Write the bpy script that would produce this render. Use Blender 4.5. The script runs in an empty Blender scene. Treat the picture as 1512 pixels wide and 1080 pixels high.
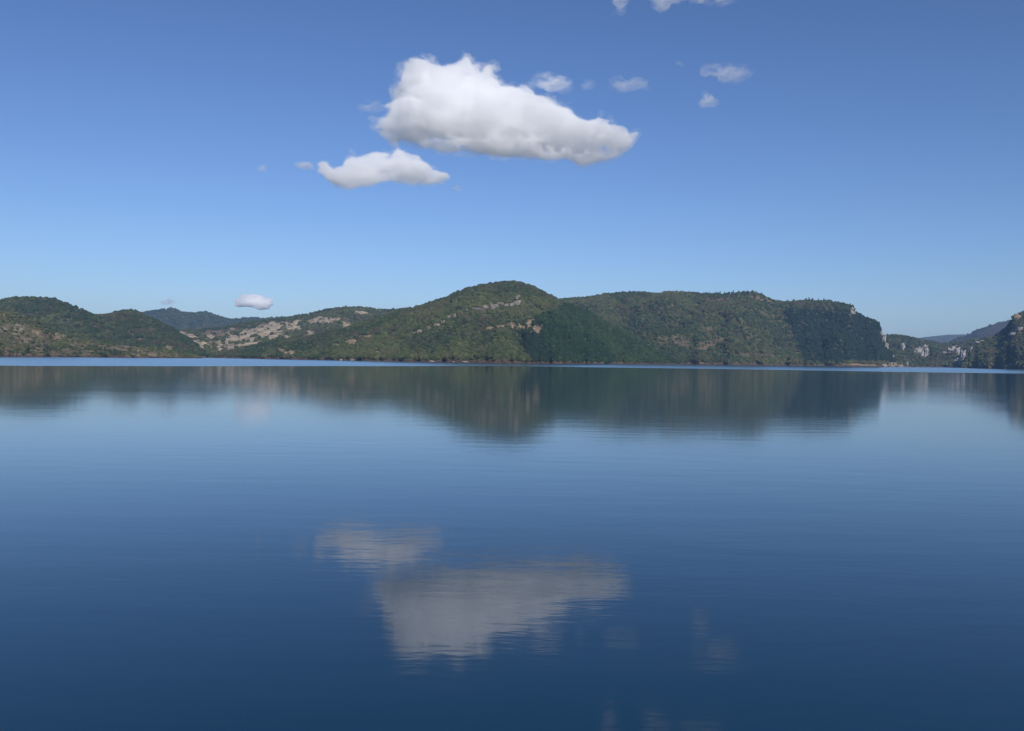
import bpy, bmesh, math, random
import numpy as np
from mathutils import Matrix, Vector

# ------------------------------------------------------------------ camera, sky, sun, exposure
S = bpy.context.scene
COL = S.collection
F_PX, PW, PH = 1309.0, 1512.0, 1080.0          # focal length in pixels of the 1512 x 1080 photograph
CAM_H = 6.0
PITCH, ROLL = math.radians(-0.40), 0.0142

fwd = Vector((0, math.cos(PITCH), math.sin(PITCH)))
up = Vector((0, -math.sin(PITCH), math.cos(PITCH)))
rt = Vector((1, 0, 0))
cx = rt * math.cos(ROLL) + up * math.sin(ROLL)
cy = up * math.cos(ROLL) - rt * math.sin(ROLL)
cz = -fwd
cam_data = bpy.data.cameras.new("camera")
cam = bpy.data.objects.new("camera", cam_data)
COL.objects.link(cam)
M = Matrix((cx, cy, cz)).transposed().to_4x4()
M.translation = (0, 0, CAM_H)
cam.matrix_world = M
cam_data.sensor_fit = 'HORIZONTAL'
cam_data.sensor_width = 36.0
cam_data.lens = 36.0 * F_PX / PW
cam_data.clip_start = 0.5
cam_data.clip_end = 60000.0
S.camera = cam

SUN_EL = math.radians(31.0)
SUN_AZ = math.radians(163.0)                     # clockwise from the view direction (+Y): behind and to the right
world = bpy.data.worlds.new("World")
S.world = world
world.use_nodes = True
wn, wl = world.node_tree.nodes, world.node_tree.links
wn.clear()
sky = wn.new("ShaderNodeTexSky")
sky.sky_type = 'NISHITA'
sky.sun_disc = False
sky.sun_elevation = SUN_EL
sky.sun_rotation = SUN_AZ
sky.altitude = 600.0
sky.air_density = 1.0
sky.dust_density = 0.9
sky.ozone_density = 3.0
bg = wn.new("ShaderNodeBackground")
bg.inputs["Strength"].default_value = 0.083
wo = wn.new("ShaderNodeOutputWorld")
tintn = wn.new("ShaderNodeMix")                  # the photograph's cool white balance
tintn.data_type = 'RGBA'
tintn.blend_type = 'MULTIPLY'
tintn.inputs[0].default_value = 1.0
tintn.inputs[7].default_value = (0.715, 0.765, 0.925, 1)
gam = wn.new("ShaderNodeGamma")                   # and its contrast: deeper overhead, paler over the hills
gam.inputs[1].default_value = 1.17
wl.new(sky.outputs[0], gam.inputs[0])
wl.new(gam.outputs[0], tintn.inputs[6])
wl.new(tintn.outputs[2], bg.inputs[0])
wl.new(bg.outputs[0], wo.inputs[0])

sun_data = bpy.data.lights.new("sun", 'SUN')
sun_data.energy = 4.0
sun_data.angle = math.radians(0.5)
sun_data.color = (1.0, 0.95, 0.88)
sun = bpy.data.objects.new("sun", sun_data)
COL.objects.link(sun)
SUN_DIR = Vector((math.sin(SUN_AZ) * math.cos(SUN_EL), math.cos(SUN_AZ) * math.cos(SUN_EL), math.sin(SUN_EL)))
sun.rotation_euler = (-SUN_DIR).to_track_quat('-Z', 'Y').to_euler()

S.view_settings.view_transform = 'Standard'
S.view_settings.look = 'None'
S.view_settings.exposure = 0.0
S.view_settings.gamma = 1.0
S.cycles.max_bounces = 26
S.cycles.diffuse_bounces = 2
S.cycles.glossy_bounces = 3
S.cycles.volume_bounces = 24
S.cycles.transparent_max_bounces = 24
S.cycles.caustics_reflective = False
S.cycles.caustics_refractive = False

# ------------------------------------------------------------------ helpers
Rm = np.array([[cx.x, cy.x, cz.x], [cx.y, cy.y, cz.y], [cx.z, cy.z, cz.z]])

def px_dir(px, py):
    """direction of a photo pixel as (x/y, z/y): tangent of azimuth and of elevation over the forward distance"""
    px, py = np.asarray(px, float), np.asarray(py, float)
    v = np.stack([(px - PW / 2) / F_PX, -(py - PH / 2) / F_PX, -np.ones_like(px)], -1) @ Rm.T
    return v[..., 0] / v[..., 1], v[..., 2] / v[..., 1]

def project(P):
    q = (P - np.array([0, 0, CAM_H])) @ Rm
    return PW / 2 + F_PX * q[..., 0] / -q[..., 2], PH / 2 - F_PX * q[..., 1] / -q[..., 2]

def _hash(*ij, seed=0):
    h = np.full(np.shape(ij[0]), (seed * 374761393 + 977) & 0x7fffffff, dtype=np.uint64)
    for k, a in enumerate(ij):
        h = (h ^ (a.astype(np.int64).astype(np.uint64) * np.uint64(0x9E3779B97F4A7C15 + 2 * k))) * np.uint64(0xBF58476D1CE4E5B9)
        h ^= h >> np.uint64(29)
    h = h * np.uint64(0x94D049BB133111EB)
    h ^= h >> np.uint64(32)
    return (h & np.uint64(0xFFFFFF)).astype(np.float64) / 0xFFFFFF

def vnoise(*c, seed=0):
    """value noise in 1, 2 or 3 dimensions, -1..1"""
    c = [np.asarray(a, float) for a in np.broadcast_arrays(*c)]
    i = [np.floor(a) for a in c]
    f = [a - b for a, b in zip(c, i)]
    f = [a * a * a * (a * (a * 6 - 15) + 10) for a in f]
    out = 0.0
    n = len(c)
    for k in range(1 << n):
        w = 1.0
        idx = []
        for d in range(n):
            b = (k >> d) & 1
            w = w * (f[d] if b else 1 - f[d])
            idx.append(i[d] + b)
        out = out + w * _hash(*idx, seed=seed)
    return out * 2 - 1

def fbm(*c, seed=0, octaves=4, gain=0.5):
    out, amp, tot = 0.0, 1.0, 0.0
    for o in range(octaves):
        k = 2.03 ** o
        out = out + amp * vnoise(*[np.asarray(a, float) * k + 17.3 * o for a in c], seed=seed + o)
        tot += amp
        amp *= gain
    return out / tot

def smooth(x, a, b):
    t = np.clip((np.asarray(x, float) - a) / (b - a), 0, 1)
    return t * t * (3 - 2 * t)

def tag(o, label, cat=None, group=None, kind=None):
    o["label"] = label
    if cat: o["category"] = cat
    if group: o["group"] = group
    if kind: o["kind"] = kind
    return o

def surface_net(fld, origin, h):
    nx, ny, nz = fld.shape
    ins = fld > 0
    cells = np.zeros((nx - 1, ny - 1, nz - 1), int)
    acc = np.zeros((nx - 1, ny - 1, nz - 1, 3)); cnt = np.zeros((nx - 1, ny - 1, nz - 1))
    corners = [(i, j, k) for i in (0, 1) for j in (0, 1) for k in (0, 1)]
    sl = lambda c: tuple(slice(c[d], fld.shape[d] - 1 + c[d]) for d in range(3))
    for c0 in corners:
        for d in range(3):
            if c0[d]: continue
            c1 = tuple(c0[q] + (q == d) for q in range(3))
            f0, f1 = fld[sl(c0)], fld[sl(c1)]
            cr = (f0 > 0) != (f1 > 0)
            t = np.where(cr, f0 / np.where(cr, f0 - f1, 1), 0)
            p = np.zeros(acc.shape); p[...] = c0
            p[..., d] += t
            acc += p * cr[..., None]; cnt += cr
    act = cnt > 0
    ids = np.full(cnt.shape, -1); ids[act] = np.arange(act.sum())
    base = np.argwhere(act)
    V = (base + acc[act] / cnt[act][:, None]) * h + origin
    Fs = []
    for d in range(3):
        a, b = (d + 1) % 3, (d + 2) % 3
        lo = [slice(1, -1)] * 3; lo[d] = slice(0, -1)
        hi = list(lo); hi[d] = slice(1, None)
        cr = ins[tuple(lo)] != ins[tuple(hi)]
        flip = ins[tuple(lo)][cr]
        e = np.argwhere(cr)
        e[:, a] += 1; e[:, b] += 1
        def cid(da, db):
            q = e.copy(); q[:, a] -= da; q[:, b] -= db
            return ids[q[:, 0], q[:, 1], q[:, 2]]
        q = np.stack([cid(1, 1), cid(0, 1), cid(0, 0), cid(1, 0)], 1)
        q[~flip] = q[~flip][:, ::-1]
        Fs.append(q)
    return V, np.concatenate(Fs)

def mesh_obj(name, verts, faces, mat, parent=None, smooth_shade=True):
    me = bpy.data.meshes.new(name)
    me.from_pydata([tuple(v) for v in verts] if not isinstance(verts, np.ndarray) else verts.tolist(), [], faces if isinstance(faces, list) else faces.tolist())
    me.materials.append(mat)
    if smooth_shade:
        me.polygons.foreach_set("use_smooth", np.ones(len(me.polygons), dtype=bool))
    me.update()
    o = bpy.data.objects.new(name, me)
    COL.objects.link(o)
    if parent: o.parent = parent
    return o

class Nodes:
    def __init__(self, name):
        self.m = bpy.data.materials.new(name)
        self.m.use_nodes = True
        self.n, self.l = self.m.node_tree.nodes, self.m.node_tree.links
        self.n.clear()
        self.out = self.n.new("ShaderNodeOutputMaterial")
    def add(self, kind, ins=None, **props):
        nd = self.n.new(kind)
        for k, v in props.items(): setattr(nd, k, v)
        for k, v in (ins or {}).items():
            if isinstance(v, bpy.types.NodeSocket): self.l.new(v, nd.inputs[k])
            else: nd.inputs[k].default_value = v
        return nd
    def noise(self, vec, scale, detail=4.0, rough=0.55):
        return self.add("ShaderNodeTexNoise", {"Vector": vec, "Scale": scale, "Detail": detail, "Roughness": rough}).outputs[0]
    def math(self, op, a, b=0.0, clamp=False):
        nd = self.add("ShaderNodeMath", operation=op, use_clamp=clamp)
        for k, v in enumerate((a, b)):
            if isinstance(v, bpy.types.NodeSocket): self.l.new(v, nd.inputs[k])
            else: nd.inputs[k].default_value = v
        return nd.outputs[0]
    def ramp(self, val, lo, hi, tlo=0.0, thi=1.0):
        return self.add("ShaderNodeMapRange", {0: val, 1: lo, 2: hi, 3: tlo, 4: thi}).outputs[0]
    def mix(self, fac, a, b, blend='MIX'):
        nd = self.add("ShaderNodeMix", data_type='RGBA', blend_type=blend)
        for k, v in ((0, fac), (6, a), (7, b)):
            if isinstance(v, bpy.types.NodeSocket): self.l.new(v, nd.inputs[k])
            else: nd.inputs[k].default_value = v if k == 0 else (*v, 1.0)
        return nd.outputs[2]

# ------------------------------------------------------------------ materials
def ground_material():
    b = Nodes("hill_ground")
    pos = b.add("ShaderNodeNewGeometry").outputs["Position"]
    bare = b.add("ShaderNodeAttribute", attribute_name="bare").outputs["Fac"]
    bank = b.add("ShaderNodeAttribute", attribute_name="bank").outputs["Fac"]
    tint = b.add("ShaderNodeAttribute", attribute_name="soil").outputs["Color"]
    n1 = b.noise(pos, 0.02, 6.0, 0.6)
    n2 = b.noise(pos, 0.12, 5.0, 0.6)
    n3 = b.noise(pos, 0.5, 4.0, 0.6)
    scrub = b.mix(b.ramp(n1, 0.38, 0.62), (0.045, 0.055, 0.026), (0.085, 0.078, 0.042))
    dry = b.add("ShaderNodeAttribute", attribute_name="dry").outputs["Fac"]
    scrub = b.mix(b.math('MULTIPLY', dry, b.ramp(n2, 0.36, 0.6, 0.35, 1.0)), scrub, (0.19, 0.155, 0.085))
    scrub = b.mix(b.ramp(n2, 0.5, 0.68, 0.0, 0.6), scrub, (0.13, 0.11, 0.07))
    sand = b.mix(1.0, tint, b.mix(b.ramp(n2, 0.35, 0.65), (0.8, 0.8, 0.8), (1.15, 1.12, 1.08)), 'MULTIPLY')
    sand = b.mix(b.ramp(n3, 0.45, 0.62, 0.0, 0.7), sand, (0.11, 0.10, 0.06))
    st = b.noise(b.add("ShaderNodeMapping", {"Vector": pos, "Scale": (0.05, 0.05, 0.22)}).outputs[0], 1.0, 4.0, 0.6)
    sand = b.mix(b.ramp(st, 0.42, 0.62), sand, b.mix(1.0, sand, (0.5, 0.47, 0.42), 'MULTIPLY'))
    edge = b.math('ADD', bare, b.math('MULTIPLY', b.math('SUBTRACT', n2, 0.5), 1.3))
    col = b.mix(b.ramp(edge, 0.30, 0.72), scrub, sand)
    mud = b.mix(b.ramp(n2, 0.4, 0.65), (0.07, 0.04, 0.032), (0.12, 0.08, 0.06))
    mud = b.mix(b.ramp(n3, 0.62, 0.72), mud, (0.27, 0.22, 0.18))
    col = b.mix(b.ramp(b.math('ADD', bank, b.math('MULTIPLY', b.math('SUBTRACT', n2, 0.5), 0.8)), 0.4, 0.6), col, mud)
    bump = b.add("ShaderNodeBump", {"Height": b.math('ADD', n2, n3), "Distance": 1.6, "Strength": 0.8})
    p = b.add("ShaderNodeBsdfPrincipled", {"Base Color": col, "Roughness": 0.95, "Specular IOR Level": 0.15, "Normal": bump.outputs[0]})
    b.l.new(p.outputs[0], b.out.inputs[0])
    return b.m

def foliage_material():
    b = Nodes("tree_foliage")
    pos = b.add("ShaderNodeTexCoord").outputs["Object"]
    wp = b.add("ShaderNodeNewGeometry").outputs["Position"]
    col = b.add("ShaderNodeAttribute", attribute_name="crown_colour", attribute_type='INSTANCER').outputs["Color"]
    n = b.noise(wp, 0.7, 3.0, 0.6)
    c = b.mix(b.ramp(n, 0.3, 0.7, 0.0, 1.0), (0.45, 0.5, 0.5), (1.5, 1.45, 1.35))
    c = b.mix(1.0, col, c, 'MULTIPLY')
    bump = b.add("ShaderNodeBump", {"Height": n, "Distance": 1.2, "Strength": 0.9})
    p = b.add("ShaderNodeBsdfPrincipled", {"Base Color": c, "Roughness": 0.85, "Specular IOR Level": 0.2, "Normal": bump.outputs[0]})
    b.l.new(p.outputs[0], b.out.inputs[0])
    return b.m

def plain_foliage(name, c0, c1):
    b = Nodes(name)
    wp = b.add("ShaderNodeNewGeometry").outputs["Position"]
    n = b.noise(wp, 0.8, 3.0, 0.6)
    c = b.mix(b.ramp(n, 0.3, 0.7), c0, c1)
    p = b.add("ShaderNodeBsdfPrincipled", {"Base Color": c, "Roughness": 0.9, "Specular IOR Level": 0.2})
    b.l.new(p.outputs[0], b.out.inputs[0])
    return b.m

def rock_material(name, c0, c1, dark):
    b = Nodes(name)
    pos = b.add("ShaderNodeNewGeometry").outputs["Position"]
    n1, n2 = b.noise(pos, 0.09, 5.0, 0.65), b.noise(pos, 0.55, 5.0, 0.65)
    c = b.mix(b.ramp(n1, 0.35, 0.65), c0, c1)
    mp = b.add("ShaderNodeMapping", {"Vector": pos, "Scale": (0.25, 0.25, 1.2)}).outputs[0]
    crack = b.noise(mp, 0.8, 4.0, 0.6)
    c = b.mix(b.ramp(crack, 0.55, 0.66, 0.0, 0.75), c, dark)
    bump = b.add("ShaderNodeBump", {"Height": b.math('ADD', n2, crack), "Distance": 1.2, "Strength": 1.0})
    p = b.add("ShaderNodeBsdfPrincipled", {"Base Color": c, "Roughness": 0.95, "Specular IOR Level": 0.1, "Normal": bump.outputs[0]})
    b.l.new(p.outputs[0], b.out.inputs[0])
    return b.m

def water_material():
    b = Nodes("lake_water")
    pos = b.add("ShaderNodeNewGeometry").outputs["Position"]
    sep = b.add("ShaderNodeSeparateXYZ", {0: pos})
    x, y = sep.outputs[0], sep.outputs[1]
    # wind-ruffled belt off the far shore: starts near 370 m on the left, 800 m from the middle rightwards
    wob = b.math('MULTIPLY', b.math('SUBTRACT', b.noise(b.add("ShaderNodeMapping", {"Vector": pos, "Scale": (0.004, 0.004, 1.0)}).outputs[0], 1.0, 3.0), 0.5), 90.0)
    yy = b.math('ADD', y, wob)
    edge = b.ramp(x, -216.0, 0.0, 385.0, 770.0)
    rel = b.math('SUBTRACT', yy, edge)
    ruffle = b.ramp(rel, -12.0, 25.0)
    # ripples: long low crests across the view
    m1 = b.add("ShaderNodeMapping", {"Vector": pos, "Scale": (0.16, 0.55, 1.0), "Rotation": (0, 0, math.radians(6))}).outputs[0]
    m2 = b.add("ShaderNodeMapping", {"Vector": pos, "Scale": (1.5, 4.2, 1.0), "Rotation": (0, 0, math.radians(-9))}).outputs[0]
    m3 = b.add("ShaderNodeMapping", {"Vector": pos, "Scale": (0.012, 0.03, 1.0)}).outputs[0]
    patch = b.ramp(b.noise(m3, 1.0, 3.0), 0.35, 0.65, 0.35, 1.0)
    hgt = b.math('ADD', b.math('MULTIPLY', b.noise(m1, 1.0, 3.0, 0.5), 0.013), b.math('MULTIPLY', b.noise(m2, 1.0, 3.0, 0.5), 0.0030))
    hgt = b.math('MULTIPLY', hgt, patch)
    bump = b.add("ShaderNodeBump", {"Height": hgt, "Distance": 1.0, "Strength": 1.0})
    # under the wind the wavelets lean towards the near shore
    lean = b.add("ShaderNodeCombineXYZ", {1: b.math('MULTIPLY', ruffle, -0.055)}).outputs[0]
    nrm = b.add("ShaderNodeVectorMath", {0: b.add("ShaderNodeVectorMath", {0: bump.outputs[0], 1: lean}, operation='ADD').outputs[0]}, operation='NORMALIZE')
    rough = b.math('ADD', b.math('MULTIPLY', ruffle, 0.085), 0.055)
    p = b.add("ShaderNodeBsdfPrincipled", {"Base Color": (0.002, 0.034, 0.066, 1), "Roughness": rough, "IOR": 1.42, "Normal": nrm.outputs[0]})
    b.l.new(p.outputs[0], b.out.inputs[0])
    return b.m

def cloud_material(name, density, veil=0.003, grain=0.0, thin=0.36, half=None):
    b = Nodes(name)
    dens = density
    if grain:
        tc = b.add("ShaderNodeTexCoord").outputs["Object"]
        mp = b.add("ShaderNodeMapping", {"Vector": tc, "Scale": (1.0, 1.0, 1.9), "Rotation": (0, math.radians(-8), 0)}).outputs[0]
        dens = b.math('MULTIPLY', b.ramp(b.noise(mp, grain, 3.0, 0.6), thin, thin + 0.24, 0.03 if half is not None else 0.2, 1.8), density)
        if half is not None:                                              # vapour thins out towards the rim
            em = b.add("ShaderNodeMapping", {"Vector": tc, "Scale": tuple(1.0 / q for q in half)}).outputs[0]
            rr = b.add("ShaderNodeVectorMath", {0: em}, operation='LENGTH').outputs["Value"]
            dens = b.math('MULTIPLY', dens, b.add("ShaderNodeMapRange", {0: rr, 1: 1.05, 2: 0.15, 3: 0.0, 4: 1.7}, interpolation_type='SMOOTHSTEP').outputs[0])
        b.m.cycles.volume_step_rate = 0.2
    v = b.add("ShaderNodeVolumePrincipled", {"Color": (0.998, 0.998, 0.998, 1), "Density": dens, "Anisotropy": 0.0})
    b.l.new(v.outputs[0], b.out.inputs["Volume"])
    pos = b.add("ShaderNodeNewGeometry").outputs["Position"]
    n = b.ramp(b.noise(pos, 0.01, 3.0), 0.3, 0.7, 1.0 - veil, 1.0)
    t = b.add("ShaderNodeBsdfTransparent", {"Color": b.add("ShaderNodeCombineColor", {0: n, 1: n, 2: n}).outputs[0]})
    b.l.new(t.outputs[0], b.out.inputs["Surface"])
    return b.m

MAT_GROUND = ground_material()
MAT_TREE = foliage_material()
MAT_PINE = plain_foliage("pine_needles", (0.022, 0.038, 0.024), (0.055, 0.075, 0.04))
MAT_BARK = plain_foliage("pine_bark", (0.05, 0.035, 0.025), (0.11, 0.08, 0.06))
MAT_LIME = rock_material("pale_limestone", (0.30, 0.27, 0.25), (0.52, 0.48, 0.45), (0.09, 0.08, 0.075))
MAT_GREY = rock_material("weathered_limestone", (0.22, 0.19, 0.165), (0.42, 0.37, 0.32), (0.06, 0.055, 0.05))
MAT_CLAY = rock_material("tan_marl", (0.27, 0.20, 0.13), (0.42, 0.34, 0.24), (0.10, 0.085, 0.05))
MAT_WATER = water_material()

# ------------------------------------------------------------------ water and ground
def sheet(name, z, mat, x0, x1, y0, y1):
    o = mesh_obj(name, [(x0, y0, z), (x1, y0, z), (x1, y1, z), (x0, y1, z)], [(0, 1, 2, 3)], mat, smooth_shade=False)
    return o
tag(sheet("lake_water", 0.0, MAT_WATER, -9000, 9000, -300, 11000), "calm blue lake with soft mirror reflections of the hills and clouds", "lake", kind="structure")
tag(sheet("ground", -22.0, MAT_GROUND, -9000, 9000, -300, 11000), "ground beneath the lake and the hills", "ground", kind="structure")

# ------------------------------------------------------------------ hills
SAND = (0.46, 0.40, 0.31)
HILLS = {}

class Hill:
    pass

def make_hill(name, label, skyline, front, ridge, step=1.3, rows=90, amp=0.10, gully=0.10, seed=1, scale=150.0,
              patches=(), bank=3.2, ravine=(), soil=SAND, power=0.75, dry=0.25):
    """a hill as real terrain: the photo gives the direction of its skyline, FRONT and RIDGE the distances of its shore and crest"""
    sp = np.array(skyline, float)
    px = np.arange(sp[0, 0], sp[-1, 0] + step, step)
    py = np.interp(px, sp[:, 0], sp[:, 1])
    a, e = px_dir(px, py)
    Fd = np.interp(px, *np.array(front, float).T)
    Rd = np.interp(px, *np.array(ridge, float).T)
    Zr = np.maximum(CAM_H + e * Rd, 0.5)
    Zr = Zr + vnoise(a * 900, seed=seed + 50) * np.minimum(1.2, Zr * 0.03)
    t = np.concatenate([[-0.12, -0.04], np.linspace(0, 0.06, 9)[:-1], np.linspace(0.06, 1, rows), 1 + np.linspace(0, 1, 14)[1:] ** 1.3 * 0.8])
    T, A = np.meshgrid(t, a, indexing='ij')
    Fg, Rg, Zg = (np.broadcast_to(v, T.shape) for v in (Fd, Rd, Zr))
    # a wavering shoreline
    Fg = Fg + fbm(A * 60, T * 0 + seed, seed=seed + 7, octaves=4) * np.minimum(60, (Rg - Fg) * 0.25)
    Y = Fg + T * (Rg - Fg)
    X = A * Y
    g = power * T + (1 - power) * np.sin(np.clip(T, 0, 1) * math.pi / 2)
    bk = np.minimum(bank, Zg * 0.5)
    Z = bk * smooth(T, -0.004, 0.022) + (Zg - bk) * np.clip(g, 0, None)
    w = np.clip(4 * T * (1 - T), 0, 1) * smooth(T, 0, 0.12)
    wx = X + 60 * fbm(X / 240, Y / 240, seed=seed + 3, octaves=3)
    Z = Z + w * Zg * amp * 1.6 * fbm(X / scale, Y / scale, seed=seed, octaves=5)
    rid = 1 - np.abs(fbm(wx / (scale * 0.62), Y / (scale * 3.2), seed=seed + 11, octaves=3)) * 2.2
    Z = Z - w * Zg * gully * np.clip(rid, 0, 1) ** 2
    if ravine:                                     # stream cuts, given as polylines in the photo's pixels
        VX, VY = project(np.stack([X, Y, Z], -1))
        for pts, width, depth, side in ravine:
            pts = np.array(pts, float)
            cxp = np.interp(VY, pts[:, 1], pts[:, 0])
            d = (VX - cxp) / width
            on = smooth(VY, pts[0, 1] - 6, pts[0, 1] + 6) * (1 - smooth(VY, pts[-1, 1] + 2, pts[-1, 1] + 8))
            prof = np.where(d < 0, np.exp(-(d / 1.0) ** 2), np.exp(-(d / side) ** 2))
            Z = Z - on * w * depth * prof
    back = T > 1
    Z = np.where(back, Zg * (1 - ((T - 1) / 0.8) ** 1.4) - 14 * (T - 1) / 0.8, Z)
    Z = np.where(T < 0, T * 90, Z)
    V = np.stack([X, Y, Z], -1)
    nr, nc = T.shape
    idx = np.arange(nr * nc).reshape(nr, nc)
    faces = np.stack([idx[:-1, :-1], idx[:-1, 1:], idx[1:, 1:], idx[1:, :-1]], -1).reshape(-1, 4)
    o = mesh_obj(name, V.reshape(-1, 3), faces, MAT_GROUND)
    tag(o, label, "hill", kind="structure")
    PX, PY = project(V)
    bare = np.zeros(T.shape)
    soilc = np.tile(np.array([*soil, 1.0]), (nr, nc, 1))
    for pch in patches:
        x, y, rx, ry, ang = pch[:5]
        rx, ry = rx * 1.22, ry * 1.22
        c, s = math.cos(math.radians(ang)), math.sin(math.radians(ang))
        dx, dy = PX - x, PY - y
        u, v = (dx * c - dy * s) / rx, (dx * s + dy * c) / ry
        wv = 0.75 * fbm(PX / 4, PY / 2.6, seed=seed + 31, octaves=3)
        m = 1 - smooth(np.sqrt(u * u + v * v) + wv, 0.55, 1.25)
        m = m * (T < 1)
        bare = np.maximum(bare, m)
        if len(pch) > 5:
            soilc = np.where(m[..., None] > 0.05, np.array([*pch[5], 1.0]), soilc)
    me = o.data
    at = me.attributes.new("bare", 'FLOAT', 'POINT'); at.data.foreach_set("value", bare.ravel().astype(np.float32))
    at = me.attributes.new("dry", 'FLOAT', 'POINT')
    at.data.foreach_set("value", np.clip(dry * (1 + 0.9 * fbm(X / 70, Y / 110, seed=seed + 61, octaves=3)), 0, 1).ravel().astype(np.float32))
    bank_m = 1 - smooth(Z + 1.0 * fbm(X / 25, Y / 25, seed=seed + 5), bk * 0.8, bk * 1.35 + 0.3)
    at = me.attributes.new("bank", 'FLOAT', 'POINT'); at.data.foreach_set("value", bank_m.ravel().astype(np.float32))
    at = me.attributes.new("soil", 'FLOAT_COLOR', 'POINT'); at.data.foreach_set("color", soilc.reshape(-1).astype(np.float32))
    h = Hill()
    h.V, h.T, h.PX, h.PY, h.bare, h.bank, h.t, h.seed, h.name = V, T, PX, PY, bare, bank_m, t, seed, name
    HILLS[name] = h
    return h

def at_pixel(h, px, py):
    """the terrain point of hill h seen at a photo pixel"""
    d = (h.PX - px) ** 2 + (h.PY - py) ** 2 + 1e6 * ((h.T > 1.0) | (h.T < 0))
    k = np.unravel_index(np.argmin(d), d.shape)
    return h.V[k]

# ------------------------------------------------------------------ woodland (uncountable scrub and forest cover)
def crown_nodes():
    ng = bpy.data.node_groups.new("woodland_crowns", 'GeometryNodeTree')
    ng.interface.new_socket("Geometry", in_out='INPUT', socket_type='NodeSocketGeometry')
    ng.interface.new_socket("Geometry", in_out='OUTPUT', socket_type='NodeSocketGeometry')
    N, L = ng.nodes, ng.links
    gi, go = N.new("NodeGroupInput"), N.new("NodeGroupOutput")
    join = N.new("GeometryNodeGeometryToInstance")
    variants = []
    for k in range(6):
        if k < 4:
            b = N.new("GeometryNodeMeshIcoSphere"); b.inputs["Radius"].default_value = 0.5; b.inputs["Subdivisions"].default_value = 4
            src = b.outputs["Mesh"]
        else:
            b = N.new("GeometryNodeMeshCone"); b.inputs["Vertices"].default_value = 14; b.inputs["Side Segments"].default_value = 12
            b.inputs["Radius Top"].default_value = 0.06; b.inputs["Radius Bottom"].default_value = 0.45; b.inputs["Depth"].default_value = 1.0
            tr = N.new("GeometryNodeTransform"); tr.inputs["Translation"].default_value = (0, 0, -0.5)
            L.new(b.outputs["Mesh"], tr.inputs[0]); src = tr.outputs[0]
        sp = N.new("GeometryNodeSetPosition"); L.new(src, sp.inputs["Geometry"])
        pos = N.new("GeometryNodeInputPosition"); nrm = N.new("GeometryNodeInputNormal")
        acc = None
        for sc, am in ((3.2, 0.55), (8.5, 0.28)):
            nz = N.new("ShaderNodeTexNoise"); nz.noise_dimensions = '4D'
            nz.inputs["W"].default_value = k * 3.7; nz.inputs["Scale"].default_value = sc; nz.inputs["Detail"].default_value = 1.0
            L.new(pos.outputs[0], nz.inputs["Vector"])
            sb = N.new("ShaderNodeMath"); sb.operation = 'SUBTRACT'; sb.inputs[1].default_value = 0.5; L.new(nz.outputs[0], sb.inputs[0])
            ml = N.new("ShaderNodeMath"); ml.operation = 'MULTIPLY'; ml.inputs[1].default_value = am; L.new(sb.outputs[0], ml.inputs[0])
            if acc is None: acc = ml.outputs[0]
            else:
                ad = N.new("ShaderNodeMath"); ad.operation = 'ADD'; L.new(acc, ad.inputs[0]); L.new(ml.outputs[0], ad.inputs[1]); acc = ad.outputs[0]
        sc = N.new("ShaderNodeVectorMath"); sc.operation = 'SCALE'; L.new(nrm.outputs[0], sc.inputs[0]); L.new(acc, sc.inputs["Scale"])
        L.new(sc.outputs[0], sp.inputs["Offset"])
        variants.append(sp.outputs[0])
    for v in reversed(variants): L.new(v, join.inputs[0])
    sm = N.new("GeometryNodeSetMaterial"); sm.inputs["Material"].default_value = MAT_TREE
    L.new(join.outputs[0], sm.inputs[0])
    iop = N.new("GeometryNodeInstanceOnPoints")
    L.new(gi.outputs[0], iop.inputs["Points"]); L.new(sm.outputs[0], iop.inputs["Instance"])
    iop.inputs["Pick Instance"].default_value = True
    def attr(nm, ty):
        n = N.new("GeometryNodeInputNamedAttribute"); n.data_type = ty; n.inputs["Name"].default_value = nm
        return n.outputs["Attribute"]
    L.new(attr("crown_kind", 'INT'), iop.inputs["Instance Index"])
    L.new(attr("crown_size", 'FLOAT_VECTOR'), iop.inputs["Scale"])
    L.new(attr("crown_turn", 'FLOAT_VECTOR'), iop.inputs["Rotation"])
    L.new(iop.outputs[0], go.inputs[0])
    return ng
CROWNS = crown_nodes()

OAK, OLIVE, RUST, PINE, SHADED = (0.032, 0.050, 0.024), (0.084, 0.096, 0.038), (0.080, 0.062, 0.040), (0.018, 0.038, 0.018), (0.017, 0.030, 0.022)  # the last is a pine green darkened for shade painted into the crowns

def lerp3(a, b, f):
    return np.asarray(a)[None, :] * (1 - f[:, None]) + np.asarray(b)[None, :] * f[:, None]

ROCKS = {}                                            # rocks stand clear of the trees

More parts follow.
